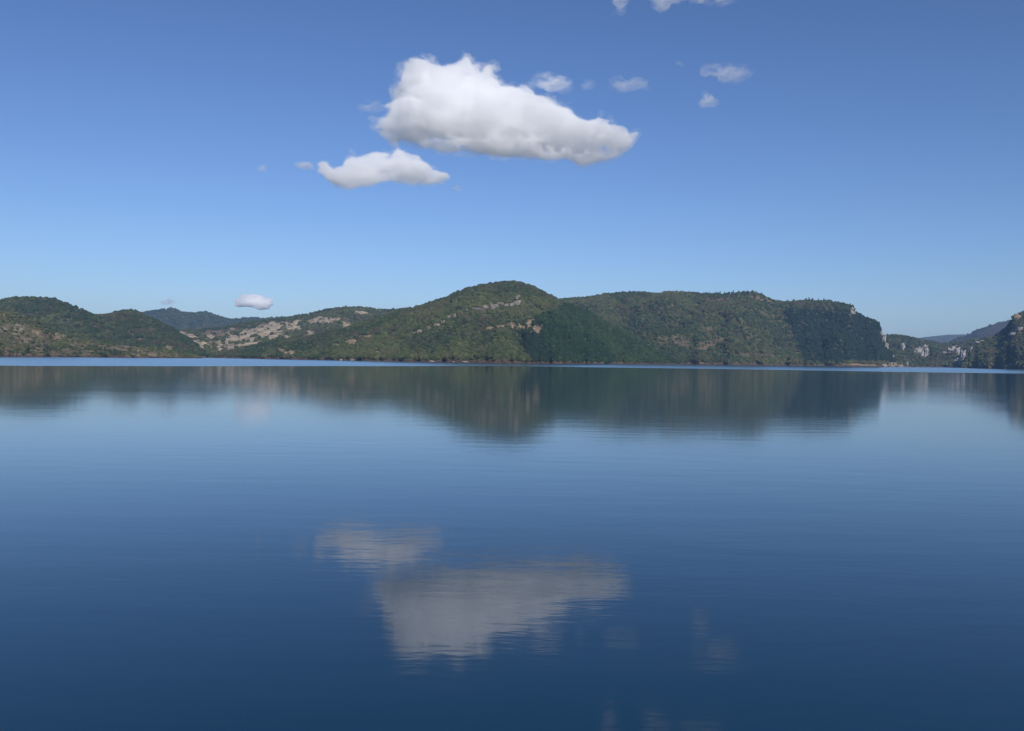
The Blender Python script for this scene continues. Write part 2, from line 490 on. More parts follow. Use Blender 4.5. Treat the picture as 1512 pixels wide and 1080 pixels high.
def woodland(h, label, n, size, name="woodland", pine=None, deep=None, px_range=None, keep_t=(0.0, 1.08), cover=0.72, olive=0.5, tall=0.9, bare_cut=0.4, where=None, odd=0.05):
    rng = np.random.default_rng(h.seed * 17 + n)
    nr, nc = h.T.shape
    P00, P11 = h.V[:-1, :-1], h.V[1:, 1:]
    area = np.linalg.norm(np.cross(h.V[1:, :-1] - P00, h.V[:-1, 1:] - P00), axis=-1)
    ok = (h.T[:-1, :-1] >= keep_t[0]) & (h.T[:-1, :-1] < keep_t[1])
    if px_range: ok &= (h.PX[:-1, :-1] > px_range[0]) & (h.PX[:-1, :-1] < px_range[1])
    prob = (area * ok).ravel()
    cum = np.cumsum(prob); cum /= cum[-1]
    cell = np.searchsorted(cum, rng.random(n))
    i, j = np.divmod(cell, nc - 1)
    u, v = rng.random(n)[:, None], rng.random(n)[:, None]
    def bil(G):
        G = G if G.ndim == 3 else G[..., None]
        return G[i, j] * (1 - u) * (1 - v) + G[i + 1, j] * u * (1 - v) + G[i, j + 1] * (1 - u) * v + G[i + 1, j + 1] * u * v
    P = bil(h.V)
    bare, bank = bil(h.bare)[:, 0], bil(h.bank)[:, 0]
    qx, qy = bil(h.PX)[:, 0], bil(h.PY)[:, 0]
    c1 = fbm(P[:, 0] / 55, P[:, 1] / 55, seed=h.seed + 21, octaves=4)
    c2 = fbm(P[:, 0] / 130, P[:, 1] / 200, seed=h.seed + 22, octaves=3)
    c3 = fbm(P[:, 0] / 22, P[:, 1] / 22, seed=h.seed + 23, octaves=2)
    dens = np.clip(cover + 0.55 * c1 + 0.3 * c2, 0.1, 1)
    is_pine = np.zeros(n, bool)
    if pine is not None: is_pine = pine(qx + 13 * c1 + 7 * c3, qy + 5 * c3)
    is_shaded = np.zeros(n, bool)
    if deep is not None: is_shaded = deep(qx + 10 * c1, qy + 4 * c3)
    dens = np.where(is_pine | is_shaded, 1.0, dens)
    keep = (rng.random(n) < dens) & (bare + 0.25 * c3 < bare_cut) & (bank < 0.35 + 0.2 * rng.random(n)) & (P[:, 2] > 1.5)
    if where is not None: keep &= where(qx, qy)
    keep |= (rng.random(n) < odd) & (bare >= bare_cut) & (bank < 0.3)      # odd bushes on the bare slopes
    for x, y, w, hh in ROCKS.get(h.name, ()):
        keep &= ~((np.abs(qx - x) < w * 0.5) & (qy > y - hh * 0.5) & (qy < y + hh * 0.5 + 2.0))
    P, c1, c2, c3, is_pine, is_shaded = P[keep], c1[keep], c2[keep], c3[keep], is_pine[keep], is_shaded[keep]
    m = len(P)
    s = size * (0.55 + 0.75 * rng.random(m) ** 1.6) * (1 + 0.25 * c1)
    col = lerp3(OAK, OLIVE, np.clip(olive + 0.9 * c2 + 0.6 * c3 + 0.25 * rng.standard_normal(m), 0, 1))
    rust = np.clip(1.6 * c1 - 0.25 + 0.3 * rng.standard_normal(m), 0, 0.75)
    col = col * (1 - rust[:, None]) + np.asarray(RUST)[None] * rust[:, None]
    col[is_pine] = lerp3(PINE, (0.042, 0.064, 0.024), np.clip(0.30 + 0.8 * c2[is_pine] + 0.2 * rng.standard_normal(is_pine.sum()), 0, 1))
    col[is_shaded] = lerp3(SHADED, PINE, np.clip(0.3 + 0.5 * c2[is_shaded] + 0.2 * rng.standard_normal(is_shaded.sum()), 0, 1))
    col *= (0.78 + 0.5 * rng.random((m, 1)) ** 1.3)
    sz = np.stack([s * (0.85 + 0.4 * rng.random(m)), s * (0.85 + 0.4 * rng.random(m)), s * tall * (0.75 + 0.5 * rng.random(m))], -1)
    sz[is_pine | is_shaded, 2] *= 1.25
    kind = rng.integers(0, 4, m)
    pk = (is_pine | is_shaded) & (rng.random(m) < 0.45)
    kind = np.where(pk, 4 + rng.integers(0, 2, m), kind)
    P = P + np.stack([np.zeros(m), np.zeros(m), sz[:, 2] * 0.30], -1)
    me = bpy.data.meshes.new(name)
    me.vertices.add(m)
    me.vertices.foreach_set("co", P.ravel().astype(np.float32))
    for nm, ty, key, arr in (("crown_kind", 'INT', "value", kind.astype(np.int32)), ("crown_size", 'FLOAT_VECTOR', "vector", sz.astype(np.float32)),
                             ("crown_turn", 'FLOAT_VECTOR', "vector", np.stack([0.2 * rng.standard_normal(m), 0.2 * rng.standard_normal(m), rng.random(m) * 6.28], -1).astype(np.float32)),
                             ("crown_colour", 'FLOAT_COLOR', "color", np.concatenate([col, np.ones((m, 1))], 1).astype(np.float32))):
        at = me.attributes.new(nm, ty, 'POINT')
        at.data.foreach_set(key, arr.ravel())
    me.materials.append(MAT_TREE)
    o = bpy.data.objects.new(name, me)
    COL.objects.link(o)
    md = o.modifiers.new("crowns", 'NODES')
    md.node_group = CROWNS
    tag(o, label, "woodland", kind="stuff")
    return o

BROWN = (0.24, 0.17, 0.11)
TAN = (0.33, 0.265, 0.165)
sandy_hill = make_hill("low_hill", "low sandy hill covered in olive scrub on the left shore",
    [(-260, 440), (-150, 448), (-60, 456), (0, 462), (20, 464), (40, 470), (60, 478), (80, 489), (110, 499), (140, 506), (170, 509), (200, 512), (240, 518), (275, 524), (300, 528.5)],
    [(-260, 1050), (0, 1230), (140, 1300), (300, 1560)], [(-260, 1500), (0, 1600), (80, 1560), (140, 1500), (200, 1500), (300, 1600)],
    seed=2, dry=0.85, amp=0.14, gully=0.10, scale=90, bank=2.0, soil=TAN,
    patches=[(65, 491, 14, 7, -25), (87, 497, 10, 6, -10), (18, 485, 18, 5, 8, (0.3, 0.27, 0.2)), (32, 503, 16, 7, 0, (0.26, 0.21, 0.15)), (104, 506, 10, 4, -20), (5, 466, 10, 2, 0),
             (200, 521, 16, 5, 0), (225, 523, 22, 3.5, 0), (180, 515, 12, 3, 0, (0.25, 0.2, 0.14)), (125, 519, 10, 4, 0, (0.26, 0.22, 0.15)), (145, 513, 8, 3, 0), (252, 523, 14, 3, 0),
             (60, 512, 10, 4, 0, (0.25, 0.2, 0.15)), (5, 520, 8, 4, 0, BROWN), (26, 492, 8, 4, 0), (95, 520, 8, 3, 0, BROWN)])
dark_hill = make_hill("wooded_hill", "dark wooded double hill rising behind the sandy left shore",
    [(-300, 452), (-200, 440), (-100, 452), (0, 445.5), (20, 442), (45, 440), (70, 441), (90, 447), (110, 455), (130, 464), (143, 468), (160, 464), (180, 460), (195, 460), (207, 464), (230, 475), (260, 490), (280, 503), (297, 519), (308, 529)],
    [(-300, 1700), (200, 1800), (308, 1800)], [(-300, 2300), (0, 2300), (143, 2250), (195, 2400), (260, 2200), (308, 1900)],
    seed=5, dry=0.1, amp=0.13, gully=0.16, scale=190,
    patches=[(208, 503, 6, 3, 0, BROWN), (251, 513, 5, 3, 0, TAN), (143, 482, 6, 3, 0, (0.12, 0.08, 0.05)), (163, 491, 8, 3, 0, (0.14, 0.11, 0.07))])
far_left = make_hill("blue_ridge", "distant blue wooded ridge behind the left valley",
    [(120, 470), (205, 464), (230, 459), (255, 456.5), (270, 461), (285, 463), (305, 461.5), (320, 467), (345, 473), (365, 470.5), (390, 471), (415, 469), (450, 470), (520, 478)],
    [(120, 4300), (520, 4300)], [(120, 5600), (520, 5600)], seed=8, step=2.0, rows=50, amp=0.08, gully=0.2, scale=420)
valley_hill = make_hill("eroded_hill", "scrubby hill with pale eroded bare slopes beyond the left cove",
    [(235, 500), (262, 489.5), (300, 487), (330, 485), (350, 479), (372, 475.5), (395, 473), (420, 470), (450, 466), (475, 460), (490, 457), (505, 455), (535, 454), (555, 457), (565, 458), (592, 458), (640, 462), (700, 470)],
    [(235, 2000), (320, 1980), (700, 2100)], [(235, 2800), (300, 2850), (400, 3000), (500, 3100), (700, 3100)],
    seed=11, dry=0.55, amp=0.12, gully=0.14, scale=170, soil=(0.58, 0.48, 0.35),
    patches=[(278, 496.5, 14, 4, -28), (270, 492, 5, 2.5, -20), (284, 509, 7, 3, -15), (294, 514, 6, 3, 0), (309, 497, 8, 5, 30), (300, 507, 12, 3, -22), (326, 514, 5, 3, -50), (322, 506, 5, 3, 0),
             (342, 502, 13, 6, 28), (365, 494, 12, 6.5, 25), (369, 502, 7, 4, 0), (398, 486, 24, 6, 10), (388, 494, 7, 6, 0), (405, 497, 12, 3, 14), (360, 510, 26, 3, 12), (433, 483, 9, 4, 0), (423, 498, 6, 2, 0),
             (476, 473.5, 18, 4.5, 4), (492, 471, 7, 3, 0), (458, 496, 6, 6, 0), (512, 485, 6, 7, 30), (507, 490, 5, 4, 0), (533, 462, 8, 2.5, 0), (440, 475, 6, 2, 0), (400, 477.5, 7, 2, 10), (343, 486, 4, 1.5, 0), (335, 492, 12, 2.5, 18, (0.3, 0.24, 0.17)), (315, 491, 12, 3, 0, (0.27, 0.2, 0.15)), (350, 517, 14, 2.5, 8, (0.3, 0.25, 0.18))])
central = make_hill("domed_hill", "central dome shaped wooded hill rising straight from the lake",
    [(300, 530), (318, 526), (335, 521), (355, 516.5), (370, 513), (400, 505), (430, 501), (470, 496), (500, 489), (530, 479), (560, 470), (580, 463), (593, 459.5), (610, 457), (625, 452.5), (640, 447), (660, 441), (672, 435), (690, 428), (712, 422), (735, 418.5), (755, 417.5), (770, 419.5), (785, 425), (800, 432), (812, 438), (823, 444.5), (845, 454), (870, 464), (895, 477), (920, 491), (940, 503), (960, 515), (980, 527), (1000, 536.5), (1010, 539)],
    [(300, 1900), (420, 1700), (520, 1500), (600, 1400), (760, 1330), (830, 1400), (1000, 1900), (1010, 1950)],
    [(300, 1980), (420, 1850), (520, 1850), (600, 1950), (760, 2050), (830, 2000), (900, 1950), (1010, 2000)],
    seed=14, amp=0.09, gully=0.09, scale=120, bank=2.6, soil=TAN, rows=110,
    ravine=[([(756, 478), (762, 492), (769, 510), (777, 527), (784, 537)], 8, 34, 4.5)],
    patches=[(723, 486, 5, 3, 0), (737, 483.5, 10, 2.6, 18), (755, 482, 5, 3.4, 0), (763, 482, 4, 3, 0), (772, 485.5, 6, 2.6, 10), (783, 477, 9, 4, 40), (788, 472, 5, 2.4, 20), (792, 488, 9, 6, 15), (800, 480, 6, 2, 0),
             (720, 456, 16, 2.6, 8, (0.13, 0.11, 0.09)), (755, 451, 10, 3, 15, (0.13, 0.11, 0.09)),
             (521, 506, 9, 4, 8), (540, 498, 10, 3, 5), (498, 510, 4, 2, 0), (557, 519, 3, 4, 0), (430, 521, 7, 5, 0), (416, 518, 8, 2.6, -25), (388, 515, 5, 2.4, 20), (576, 491, 6, 3, 0, (0.14, 0.11, 0.07))])
right_hill = make_hill("flat_topped_hill", "long flat topped wooded hill ending in a cliff to the right",
    [(690, 458), (760, 450), (823, 444.5), (840, 442), (870, 439), (900, 435), (932, 432), (965, 434.5), (985, 432.5), (1000, 432), (1030, 434.5), (1055, 435), (1075, 434.5), (1085, 433.5), (1105, 432.5), (1115, 432.5), (1125, 436), (1140, 443.5), (1155, 447), (1175, 446), (1195, 445), (1222, 445.5), (1240, 449), (1255, 452), (1261, 454), (1264, 464), (1275, 469), (1285, 472), (1297, 478), (1302, 491), (1308, 500), (1313, 514), (1322, 523), (1335, 532), (1350, 541.5)],
    [(690, 2100), (900, 2050), (1000, 2020), (1150, 2150), (1200, 2230), (1280, 2250), (1350, 2380)], [(690, 2950), (1000, 3000), (1200, 2900), (1300, 2750), (1350, 2450)],
    seed=20, amp=0.09, gully=0.13, scale=210, bank=3.0, rows=110, soil=TAN,
    ravine=[([(1150, 458), (1158, 480), (1172, 500), (1190, 520), (1200, 532)], 26, 42, 4.0)],
    patches=[(1055, 444, 22, 3.2, 3, (0.17, 0.12, 0.075)), (1122, 441.5, 15, 2.6, -12, (0.26, 0.18, 0.10)), (1043, 510, 12, 4.5, 15, (0.22, 0.18, 0.11)), (1062, 504, 12, 3, 0, (0.17, 0.13, 0.09)), (1030, 537, 12, 1.8, 0, (0.4, 0.28, 0.2)), (1270, 539.5, 28, 1.8, 0, (0.46, 0.36, 0.22)),
             (1320, 540, 14, 3, 0, (0.5, 0.45, 0.38)), (1033, 470, 5, 5, 0, (0.14, 0.1, 0.08)), (1046, 490, 4, 5, 0, (0.17, 0.12, 0.09)), (995, 448, 3, 2, 0), (1000, 505, 16, 5, -15, (0.15, 0.12, 0.09)), (1110, 525, 26, 3, 0, (0.14, 0.12, 0.08)), (945, 455, 14, 3, 20, (0.12, 0.09, 0.065))])
gorge_hill = make_hill("gorge_hill", "dark hill with white crags closing the gorge on the right",
    [(1270, 498), (1300, 496), (1325, 495.5), (1345, 499), (1360, 503), (1375, 505.5), (1390, 508), (1405, 508.5), (1420, 506), (1440, 502), (1465, 499), (1500, 497)],
    [(1270, 2600), (1345, 2650), (1420, 2650), (1500, 2500)], [(1270, 3300), (1400, 3500), (1500, 3300)],
    seed=23, amp=0.12, gully=0.22, scale=110, bank=2.5, rows=70)
far_right = make_hill("blue_plateau", "faint blue plateau on the horizon through the gorge",
    [(1290, 507), (1350, 500), (1375, 497), (1400, 494.5), (1425, 494), (1450, 495), (1500, 500)],
    [(1290, 7500), (1500, 7500)], [(1290, 9300), (1500, 9300)], seed=26, step=2.0, rows=40, amp=0.06, gully=0.12, scale=700)
slate_ridge = make_hill("bare_ridge", "bare violet blue ridge climbing behind the gorge on the right",
    [(1370, 516), (1400, 506), (1425, 496), (1445, 487), (1470, 478), (1490, 473.5), (1512, 470), (1560, 464), (1640, 460), (1760, 470)],
    [(1370, 4300), (1760, 4300)], [(1370, 5400), (1760, 5400)], seed=29, step=2.0, rows=50, amp=0.07, gully=0.16, scale=380, soil=(0.12, 0.10, 0.09),
    patches=[(1480, 485, 40, 10, 25, (0.10, 0.075, 0.07)), (1440, 497, 20, 6, 25, (0.10, 0.075, 0.07))])
crag_hill = make_hill("craggy_hill", "reddish wooded hill with a dark crag at the right edge",
    [(1418, 541.5), (1426, 530), (1435, 517), (1445, 509), (1460, 501), (1475, 493), (1488, 483), (1493, 474), (1498, 467), (1503, 463.5), (1512, 461), (1540, 452), (1600, 446), (1700, 450), (1800, 460)],
    [(1418, 2380), (1470, 2240), (1500, 2120), (1530, 2000), (1800, 1850)], [(1418, 2450), (1460, 2500), (1520, 2500), (1800, 2400)],
    seed=32, dry=0.6, amp=0.08, gully=0.05, scale=110, bank=3.0, soil=(0.22, 0.15, 0.11),
    patches=[(1475, 514, 14, 2.5, 20, (0.15, 0.09, 0.07)), (1494, 502, 10, 2.5, 10, (0.14, 0.085, 0.065)), (1485, 538, 16, 2, 0, (0.2, 0.15, 0.11))])

# ------------------------------------------------------------------ rocks
ICO = None
def rock_mesh(name, w, d, hgt, seed, mat):
    """a broken rock body: weathered joint blocks grown together, with cracks and ledges"""
    rng = np.random.default_rng(seed)
    n = 30
    g = np.linspace(-1.25, 1.25, n)
    X, Y, Z = np.meshgrid(g, g, g, indexing='ij')
    asp = min(max(w / hgt, 0.5), 4.0)
    f = np.full(X.shape, -9.0)
    for c in range(int(4 + 2.2 * asp)):
        cxx = rng.uniform(-0.72, 0.72)
        top = rng.uniform(0.15, 1.0) * (1 - 0.55 * abs(cxx))
        bot = rng.uniform(-1.0, -0.3)
        hw, hd, sl = rng.uniform(0.14, 0.38), rng.uniform(0.3, 0.75), rng.uniform(-1.1, 1.1)
        cyy, tl = rng.uniform(-0.3, 0.3), rng.uniform(-0.35, 0.35)
        x, y = X - cxx - tl * Z, Y - cyy + 0.25 * Z
        an = rng.uniform(-0.5, 0.5)
        x, y = x * math.cos(an) - y * math.sin(an), x * math.sin(an) + y * math.cos(an)
        b = np.minimum(np.minimum(hw - np.abs(x), hd - np.abs(y)), np.minimum(top - sl * x - 0.4 * y - Z, Z - bot))
        f = np.maximum(f, b)
    f = f + 0.26 * fbm(X * 2.0 * asp, Y * 2.2, Z * 2.6, seed=seed, octaves=3) - 0.09 * np.clip(1 - 9 * np.abs(fbm(X * 1.6 * asp, Y * 1.6, Z * 1.3, seed=seed + 5, octaves=2)), 0, 1)
    f[[0, -1]] = -1; f[:, [0, -1]] = -1; f[:, :, [0, -1]] = -1
    V, F = surface_net(f, np.array([g[0]] * 3), g[1] - g[0])
    V = V - (V.max(0) + V.min(0)) / 2
    V = V / (V.max(0)) * np.array([w / 2, d / 2, hgt / 2])
    return mesh_obj(name, V, F, mat, smooth_shade=False)

def rock(h, px, py, wp, hp, label, group, mat=None, name="rock_outcrop", cat="rock", seed=0, deep=0.7):
    P = at_pixel(h, px, py + hp * 0.35)
    k = P[1] / F_PX
    w, hg = wp * k, hp * k * 1.15
    o = rock_mesh(name, w, max(w * deep, hg * 0.7), hg, seed + int(px * 7 + py), mat or MAT_LIME)
    o.location = (P[0], P[1], P[2] + hg * 0.30)
    o.rotation_euler = (0, 0, (px * 0.37) % 0.6 - 0.3)
    tag(o, label, cat, group)
    ROCKS.setdefault(h.name, []).append((px, py, wp, hp))
    return o

G1 = "limestone blocks of the cliff band below the dome's summit"
for x, y, w, hh, lab in (
    (690, 458, 5, 3, "tiny grey limestone knob at the left tip of the summit cliff band"),
    (704, 456, 15, 4.5, "low grey limestone ledge at the left end of the summit cliff band"),
    (717, 453.5, 12, 6.5, "stepped grey limestone block left of the biggest block in the summit band"),
    (730, 453, 15, 9, "biggest pinkish limestone block in the middle of the summit cliff band"),
    (739, 448.5, 11, 4, "flat pale limestone cap above the dark hollow of the summit band"),
    (748, 452, 8, 5.5, "rounded grey limestone block right of the dark hollow in the band"),
    (756, 450.5, 8, 6.5, "upright limestone block between the hollow and the tall right end"),
    (763.5, 447.5, 11, 8, "broad pale limestone block at the right end of the summit cliff band"),
    (764, 441, 5, 6, "slim limestone pinnacle standing above the right end of the band"),
    (766, 437, 5, 3.5, "small topmost limestone knob nearest the dome's summit"),
    (773, 442, 5, 2.6, "faint grey slab just right of the slim pinnacle"),
    (758, 466.5, 3.6, 3.6, "lone white boulder in the trees below the cliff band")):
    rock(central, x, y, w * 0.9, hh * 0.95, lab, G1, MAT_GREY)
G2 = "rock ribs of the diagonal streak on the dome's left flank"
for x, y, w, hh, lab in (
    (612, 492, 6, 3, "lowest grey rock of the diagonal streak on the dome's left flank"),
    (621, 489.5, 9, 4.5, "pale rock second from the bottom of the diagonal streak"),
    (633, 484, 8, 4, "grey rock beside a dark bush midway down the diagonal streak"),
    (645, 481, 7, 5, "brightest pale rock at the middle of the diagonal streak"),
    (654, 475, 6, 4.5, "upright grey rock above the middle of the diagonal streak"),
    (664, 469, 5, 5, "narrow rock in the upper part of the diagonal streak"),
    (672, 466, 5, 5, "thin pale rock near the top of the diagonal streak"),
    (681, 461, 5, 3.4, "topmost small rock of the diagonal streak below the cliff band")):
    rock(central, x, y, w * 1.25, hh * 1.15, lab, G2, MAT_GREY)
G3 = "tan marl crags in the middle of the dome hill"
for x, y, w, hh, lab in (
    (722.5, 485.5, 6, 4, "small tan crag at the left end of the middle marl row"),
    (738, 482.5, 13, 4, "long sloping tan ledge left of centre in the marl row"),
    (755, 481.5, 6, 4, "round tan crag in the middle of the marl row"),
    (773, 485, 7, 3.4, "low tan crag between the round one and the big yellow scar"),
    (786, 473, 8, 4, "reddish tan crag above the big yellow scar"),
    (781, 478, 8, 5, "greenish tan crag just left of and above the big yellow scar"),
    (792, 488, 14, 10, "big yellow tan scar at the head of the dark ravine")):
    rock(central, x, y, w, hh, lab, G3, MAT_CLAY)
G4 = "pale crags on the dome's far left foot"
for x, y, w, hh, lab in (
    (521, 505.5, 14, 7, "broad pale crag on the left foot of the dome hill"),
    (541, 497.5, 15, 4.5, "long low crag right of and above the broad pale crag"),
    (431, 521, 7, 8, "tan crag close to the water at the dome hill's left tip"),
    (417, 518, 10, 4, "slanting tan ledge left of the crag near the water")):
    rock(central, x, y, w, hh, lab, G4, MAT_CLAY)
G5 = "white cliff faces at the flat topped hill's right end"
for x, y, w, hh, lab in (
    (1259.5, 459.5, 8, 9, "white overhanging cliff corner at the notch of the skyline"),
    (1301, 493, 6, 7, "upper white cliff piece at the right end of the flat topped hill"),
    (1304.5, 500, 7, 10, "tall white cliff piece in the middle of the right end face"),
    (1309, 511, 6, 9, "lower white cliff piece at the foot of the right end face"),
    (1319, 526, 3, 4, "tiny pale crag on the grassy slope below the white cliff")):
    rock(right_hill, x, y, w, hh, lab, G5, deep=0.8)
G6 = "pale rocks on the shore below the white cliff"
for x, y, w, hh, lab in (
    (1318, 538.5, 13, 7, "tan pointed rock mound on the shore below the white cliff"),
    (1305, 541, 10, 3, "low white rock left of the pointed mound on the shore"),
    (1329, 541, 8, 3, "low pale rock right of the pointed mound on the shore"),
    (1338.5, 538.5, 5, 8, "narrow white slanting rock rib on the shore nearest the gorge")):
    rock(right_hill, x, y, w, hh, lab, G6, MAT_CLAY if x == 1318 else MAT_LIME)
G7 = "white crags on the gorge walls"
for x, y, w, hh, lab in (
    (1333, 512, 6, 8, "small white pointed crag at the left of the gorge hill"),
    (1355, 518, 9, 9, "grey white crag left of the gorge, larger left half of a pair"),
    (1365, 521, 9, 11, "grey crag right half of the pair left of the gorge"),
    (1366, 511, 6, 4, "small crag on top of the pair left of the gorge"),
    (1405, 517, 11, 10, "broad white crag at the top of the gorge's right wall"),
    (1414, 519, 8, 10, "white crag between the broad crag and the tall pillar"),
    (1420, 524, 6, 13, "tall white rock pillar on the gorge's right wall"),
    (1427, 529, 8, 6, "pale crag on the slope right of the tall pillar"),
    (1437, 517, 9, 8, "tilted pale crag high on the slope right of the gorge"),
    (1447, 506, 12, 5, "long pale ledge at the top of the slope right of the gorge"),
    (1412, 534, 9, 9, "dark streaked crag at the waterline of the gorge"),
    (1420, 536, 8, 6, "pale block at the waterline below the tall pillar"),
    (1395, 521, 4, 4, "tiny white crag left of the broad crag in the gorge")):
    rock(gorge_hill, x, y, w * 1.3, hh * 1.2, lab, G7)
G8 = "crags of the hill at the right edge"
for x, y, w, hh, lab in (
    (1496, 493, 13, 5, "white ledge on the slope under the dark crag"),
    (1506, 486, 8, 6, "pale ledge at the picture's right edge under the dark crag"),
    (1502, 468, 11, 8, "reddish crag forming the top of the right edge hill")):
    rock(crag_hill, x, y, w, hh, lab, G8, MAT_CLAY if y < 470 else MAT_LIME)
G9 = "pale rocks along the waterline of the dome hill"
for x, y, w, hh, lab in (
    (504, 531.5, 4, 2.4, "small white rock at the waterline left of the dome hill"),
    (520, 531, 5, 2.6, "pinkish rock at the waterline beside the small white one"),
    (638, 533.5, 7, 2.6, "grey rock at the waterline under the dome's left flank"),
    (687, 534.5, 11, 2.6, "long white rock slab at the waterline under the dome"),
    (670, 534.5, 5, 2.2, "small pale rock left of the long white slab")):
    rock(central, x, y, w, hh, lab, G9)

woodland(sandy_hill, "olive scrub and small oaks dotting the sandy left hill", 8500, 4.4, cover=0.46, olive=0.8, odd=0.22)
woodland(dark_hill, "dark oak wood covering the double hill on the left", 15000, 8.0, cover=0.85, olive=0.2)
woodland(far_left, "far blue wood covering the ridge behind the valley", 12000, 15.0, cover=0.9, olive=0.1, tall=0.7)
woodland(valley_hill, "patchy scrub between the pale eroded slopes", 22000, 7.0, cover=0.55, olive=0.45, bare_cut=0.26, odd=0.02)
woodland(central, "mixed oak and pine wood covering the central dome hill", 34000, 6.5, cover=0.78, olive=0.5, bare_cut=0.3,
         deep=lambda x, y: (x > 764 + (y - 495) * 0.45) & (x < 800 + (y - 495) * 0.5) & (y > 493),  # taller pines, with the shade of the ravine bank painted into their crowns
         pine=lambda x, y: (x > 770) & (y > 444 + np.maximum(0, 860 - x) * 0.36) & (x > 765 + (y - 495) * 0.45))
woodland(right_hill, "grey green oak wood covering the long flat topped hill", 42000, 7.5, cover=0.74, olive=0.42,
         deep=lambda x, y: (x > 1145 + (y - 450) * 0.55) & (x < 1318) & (y > 458) & (y < 536))  # shadow over this flank put into darker tree colours
woodland(gorge_hill, "dark bushes clinging to the gorge slopes between white crags", 11000, 7.5, cover=0.8, olive=0.25)
woodland(slate_ridge, "sparse far scrub on the bare violet ridge", 5000, 13.0, cover=0.5, olive=0.1, tall=0.7)
woodland(crag_hill, "russet and green scrub on the hill at the right edge", 13000, 5.8, cover=0.62, olive=0.85)

# ------------------------------------------------------------------ single trees standing out
def crown_mesh(name, seed, wid, hgt, parent, z0):
    """a crown of many small leaf faces scattered through clumps"""
    rng = np.random.default_rng(seed)
    V, Fc = [], []
    for c in range(16):
        t = rng.uniform(0.05, 1.0)
        r = wid * 0.5 * (1.0 - 0.7 * t) * rng.uniform(0.3, 1.0)
        an = rng.uniform(0, 6.28)
        cen = np.array([r * math.cos(an), r * math.sin(an), z0 + t * hgt])
        cr = wid * rng.uniform(0.16, 0.27)
        for q in range(34):
            v = rng.standard_normal(3); v /= np.linalg.norm(v)
            p = cen + v * cr * rng.uniform(0.55, 1.0)
            a = rng.standard_normal(3); a /= np.linalg.norm(a)
            b = np.cross(a, v); b /= np.linalg.norm(b) + 1e-9
            s = wid * rng.uniform(0.05, 0.1)
            k = len(V)
            V += [p - a * s, p + b * s * 0.8, p + a * s, p - b * s * 0.8]
            Fc.append((k, k + 1, k + 2, k + 3))
    return mesh_obj(name, V, Fc, MAT_PINE, parent, smooth_shade=False)

def trunk_mesh(hgt, r, parent):
    bm = bmesh.new()
    bmesh.ops.create_cone(bm, segments=8, radius1=r, radius2=r * 0.35, depth=hgt, cap_ends=True)
    for v in bm.verts: v.co.z += hgt / 2 - 0.6
    for k in range(4):
        an = k * 1.7
        m2 = Matrix.Translation((0, 0, hgt * (0.45 + 0.12 * k))) @ Matrix.Rotation(an, 4, 'Z') @ Matrix.Rotation(math.radians(62), 4, 'Y') @ Matrix.Translation((0, 0, hgt * 0.14))
        bmesh.ops.create_cone(bm, segments=6, radius1=r * 0.4, radius2=r * 0.12, depth=hgt * 0.28, cap_ends=True, matrix=m2)
    me = bpy.data.meshes.new("trunk"); bm.to_mesh(me); bm.free()
    me.materials.append(MAT_BARK)
    o = bpy.data.objects.new("trunk", me); COL.objects.link(o); o.parent = parent
    return o

PROTO = []
def tree(h, px, hp, label, group, py=None, wide=0.85):
    k0 = np.argmin(np.abs(h.PX[-14] - px))
    P = at_pixel(h, px, h.PY[:, k0].min() + 0.6 if py is None else py)
    H = hp * P[1] / F_PX
    r = bpy.data.objects.new("pine_tree", None); COL.objects.link(r)
    r.location = (P[0], P[1], P[2])
    r.empty_display_size = 1.0
    if len(PROTO) < 5:
        tk = trunk_mesh(8.0, 0.3, r); cr = crown_mesh("crown", 40 + len(PROTO), 6.4, 7.4, r, 1.8)
        PROTO.append((tk, cr))
    else:
        for src in PROTO[int(px) % 5]:
            c = src.copy(); COL.objects.link(c); c.parent = r
    s = H / 9.0
    r.scale = (s * wide, s * wide, s)
    r.rotation_euler = (0, 0, px % 6.28)
    tag(r, label, "tree", group)
    return r

GT = "pines standing along the crest of the flat topped hill"
for px, hp in ((1000, 3.6), (1017, 3.6), (1031, 4.0), (1040, 3.4), (1048, 4.2), (1057, 4.4), (1063, 5.0), (1069, 4.2), (1077, 4.2), (1083, 4.8), (1090, 4.0), (1097, 4.0), (1104, 4.4), (1111, 4.8), (1117, 4.0), (1124, 4.0),
               (1152, 4.2), (1163, 4.0), (1172, 4.6), (1181, 4.0), (1190, 5.0), (1195, 5.8), (1200, 5.0), (1209, 4.6), (1216, 5.0), (1226, 4.0), (1238, 4.2), (1247, 4.0), (1256, 4.4)):
    tree(right_hill, px, hp, "small dark pine standing out on the flat topped hill's crest", GT)
tree(sandy_hill, 170, 9.0, "lone dark bushy tree standing at the water's edge on the left shore", None, py=526, wide=1.0)
tree(sandy_hill, 41, 9.0, "dark round tree near the water left of the lone bushy one", None, py=522, wide=1.2)

# ------------------------------------------------------------------ clouds: closed bodies of vapour
def poly_sdf(px, pz, poly):
    d = np.full(px.shape, 1e18); ins = np.zeros(px.shape, bool)
    n = len(poly)
    for k in range(n):
        a, b = poly[k], poly[(k + 1) % n]
        e = b - a
        wx, wz = px - a[0], pz - a[1]
        t = np.clip((wx * e[0] + wz * e[1]) / (e @ e), 0, 1)
        d = np.minimum(d, (wx - e[0] * t) ** 2 + (wz - e[1] * t) ** 2)
        c = (a[1] > pz) != (b[1] > pz)
        with np.errstate(divide='ignore', invalid='ignore'):
            xi = a[0] + (pz - a[1]) * e[0] / e[1]
        ins ^= c & (px < xi)
    return np.where(ins, 1, -1) * np.sqrt(d)

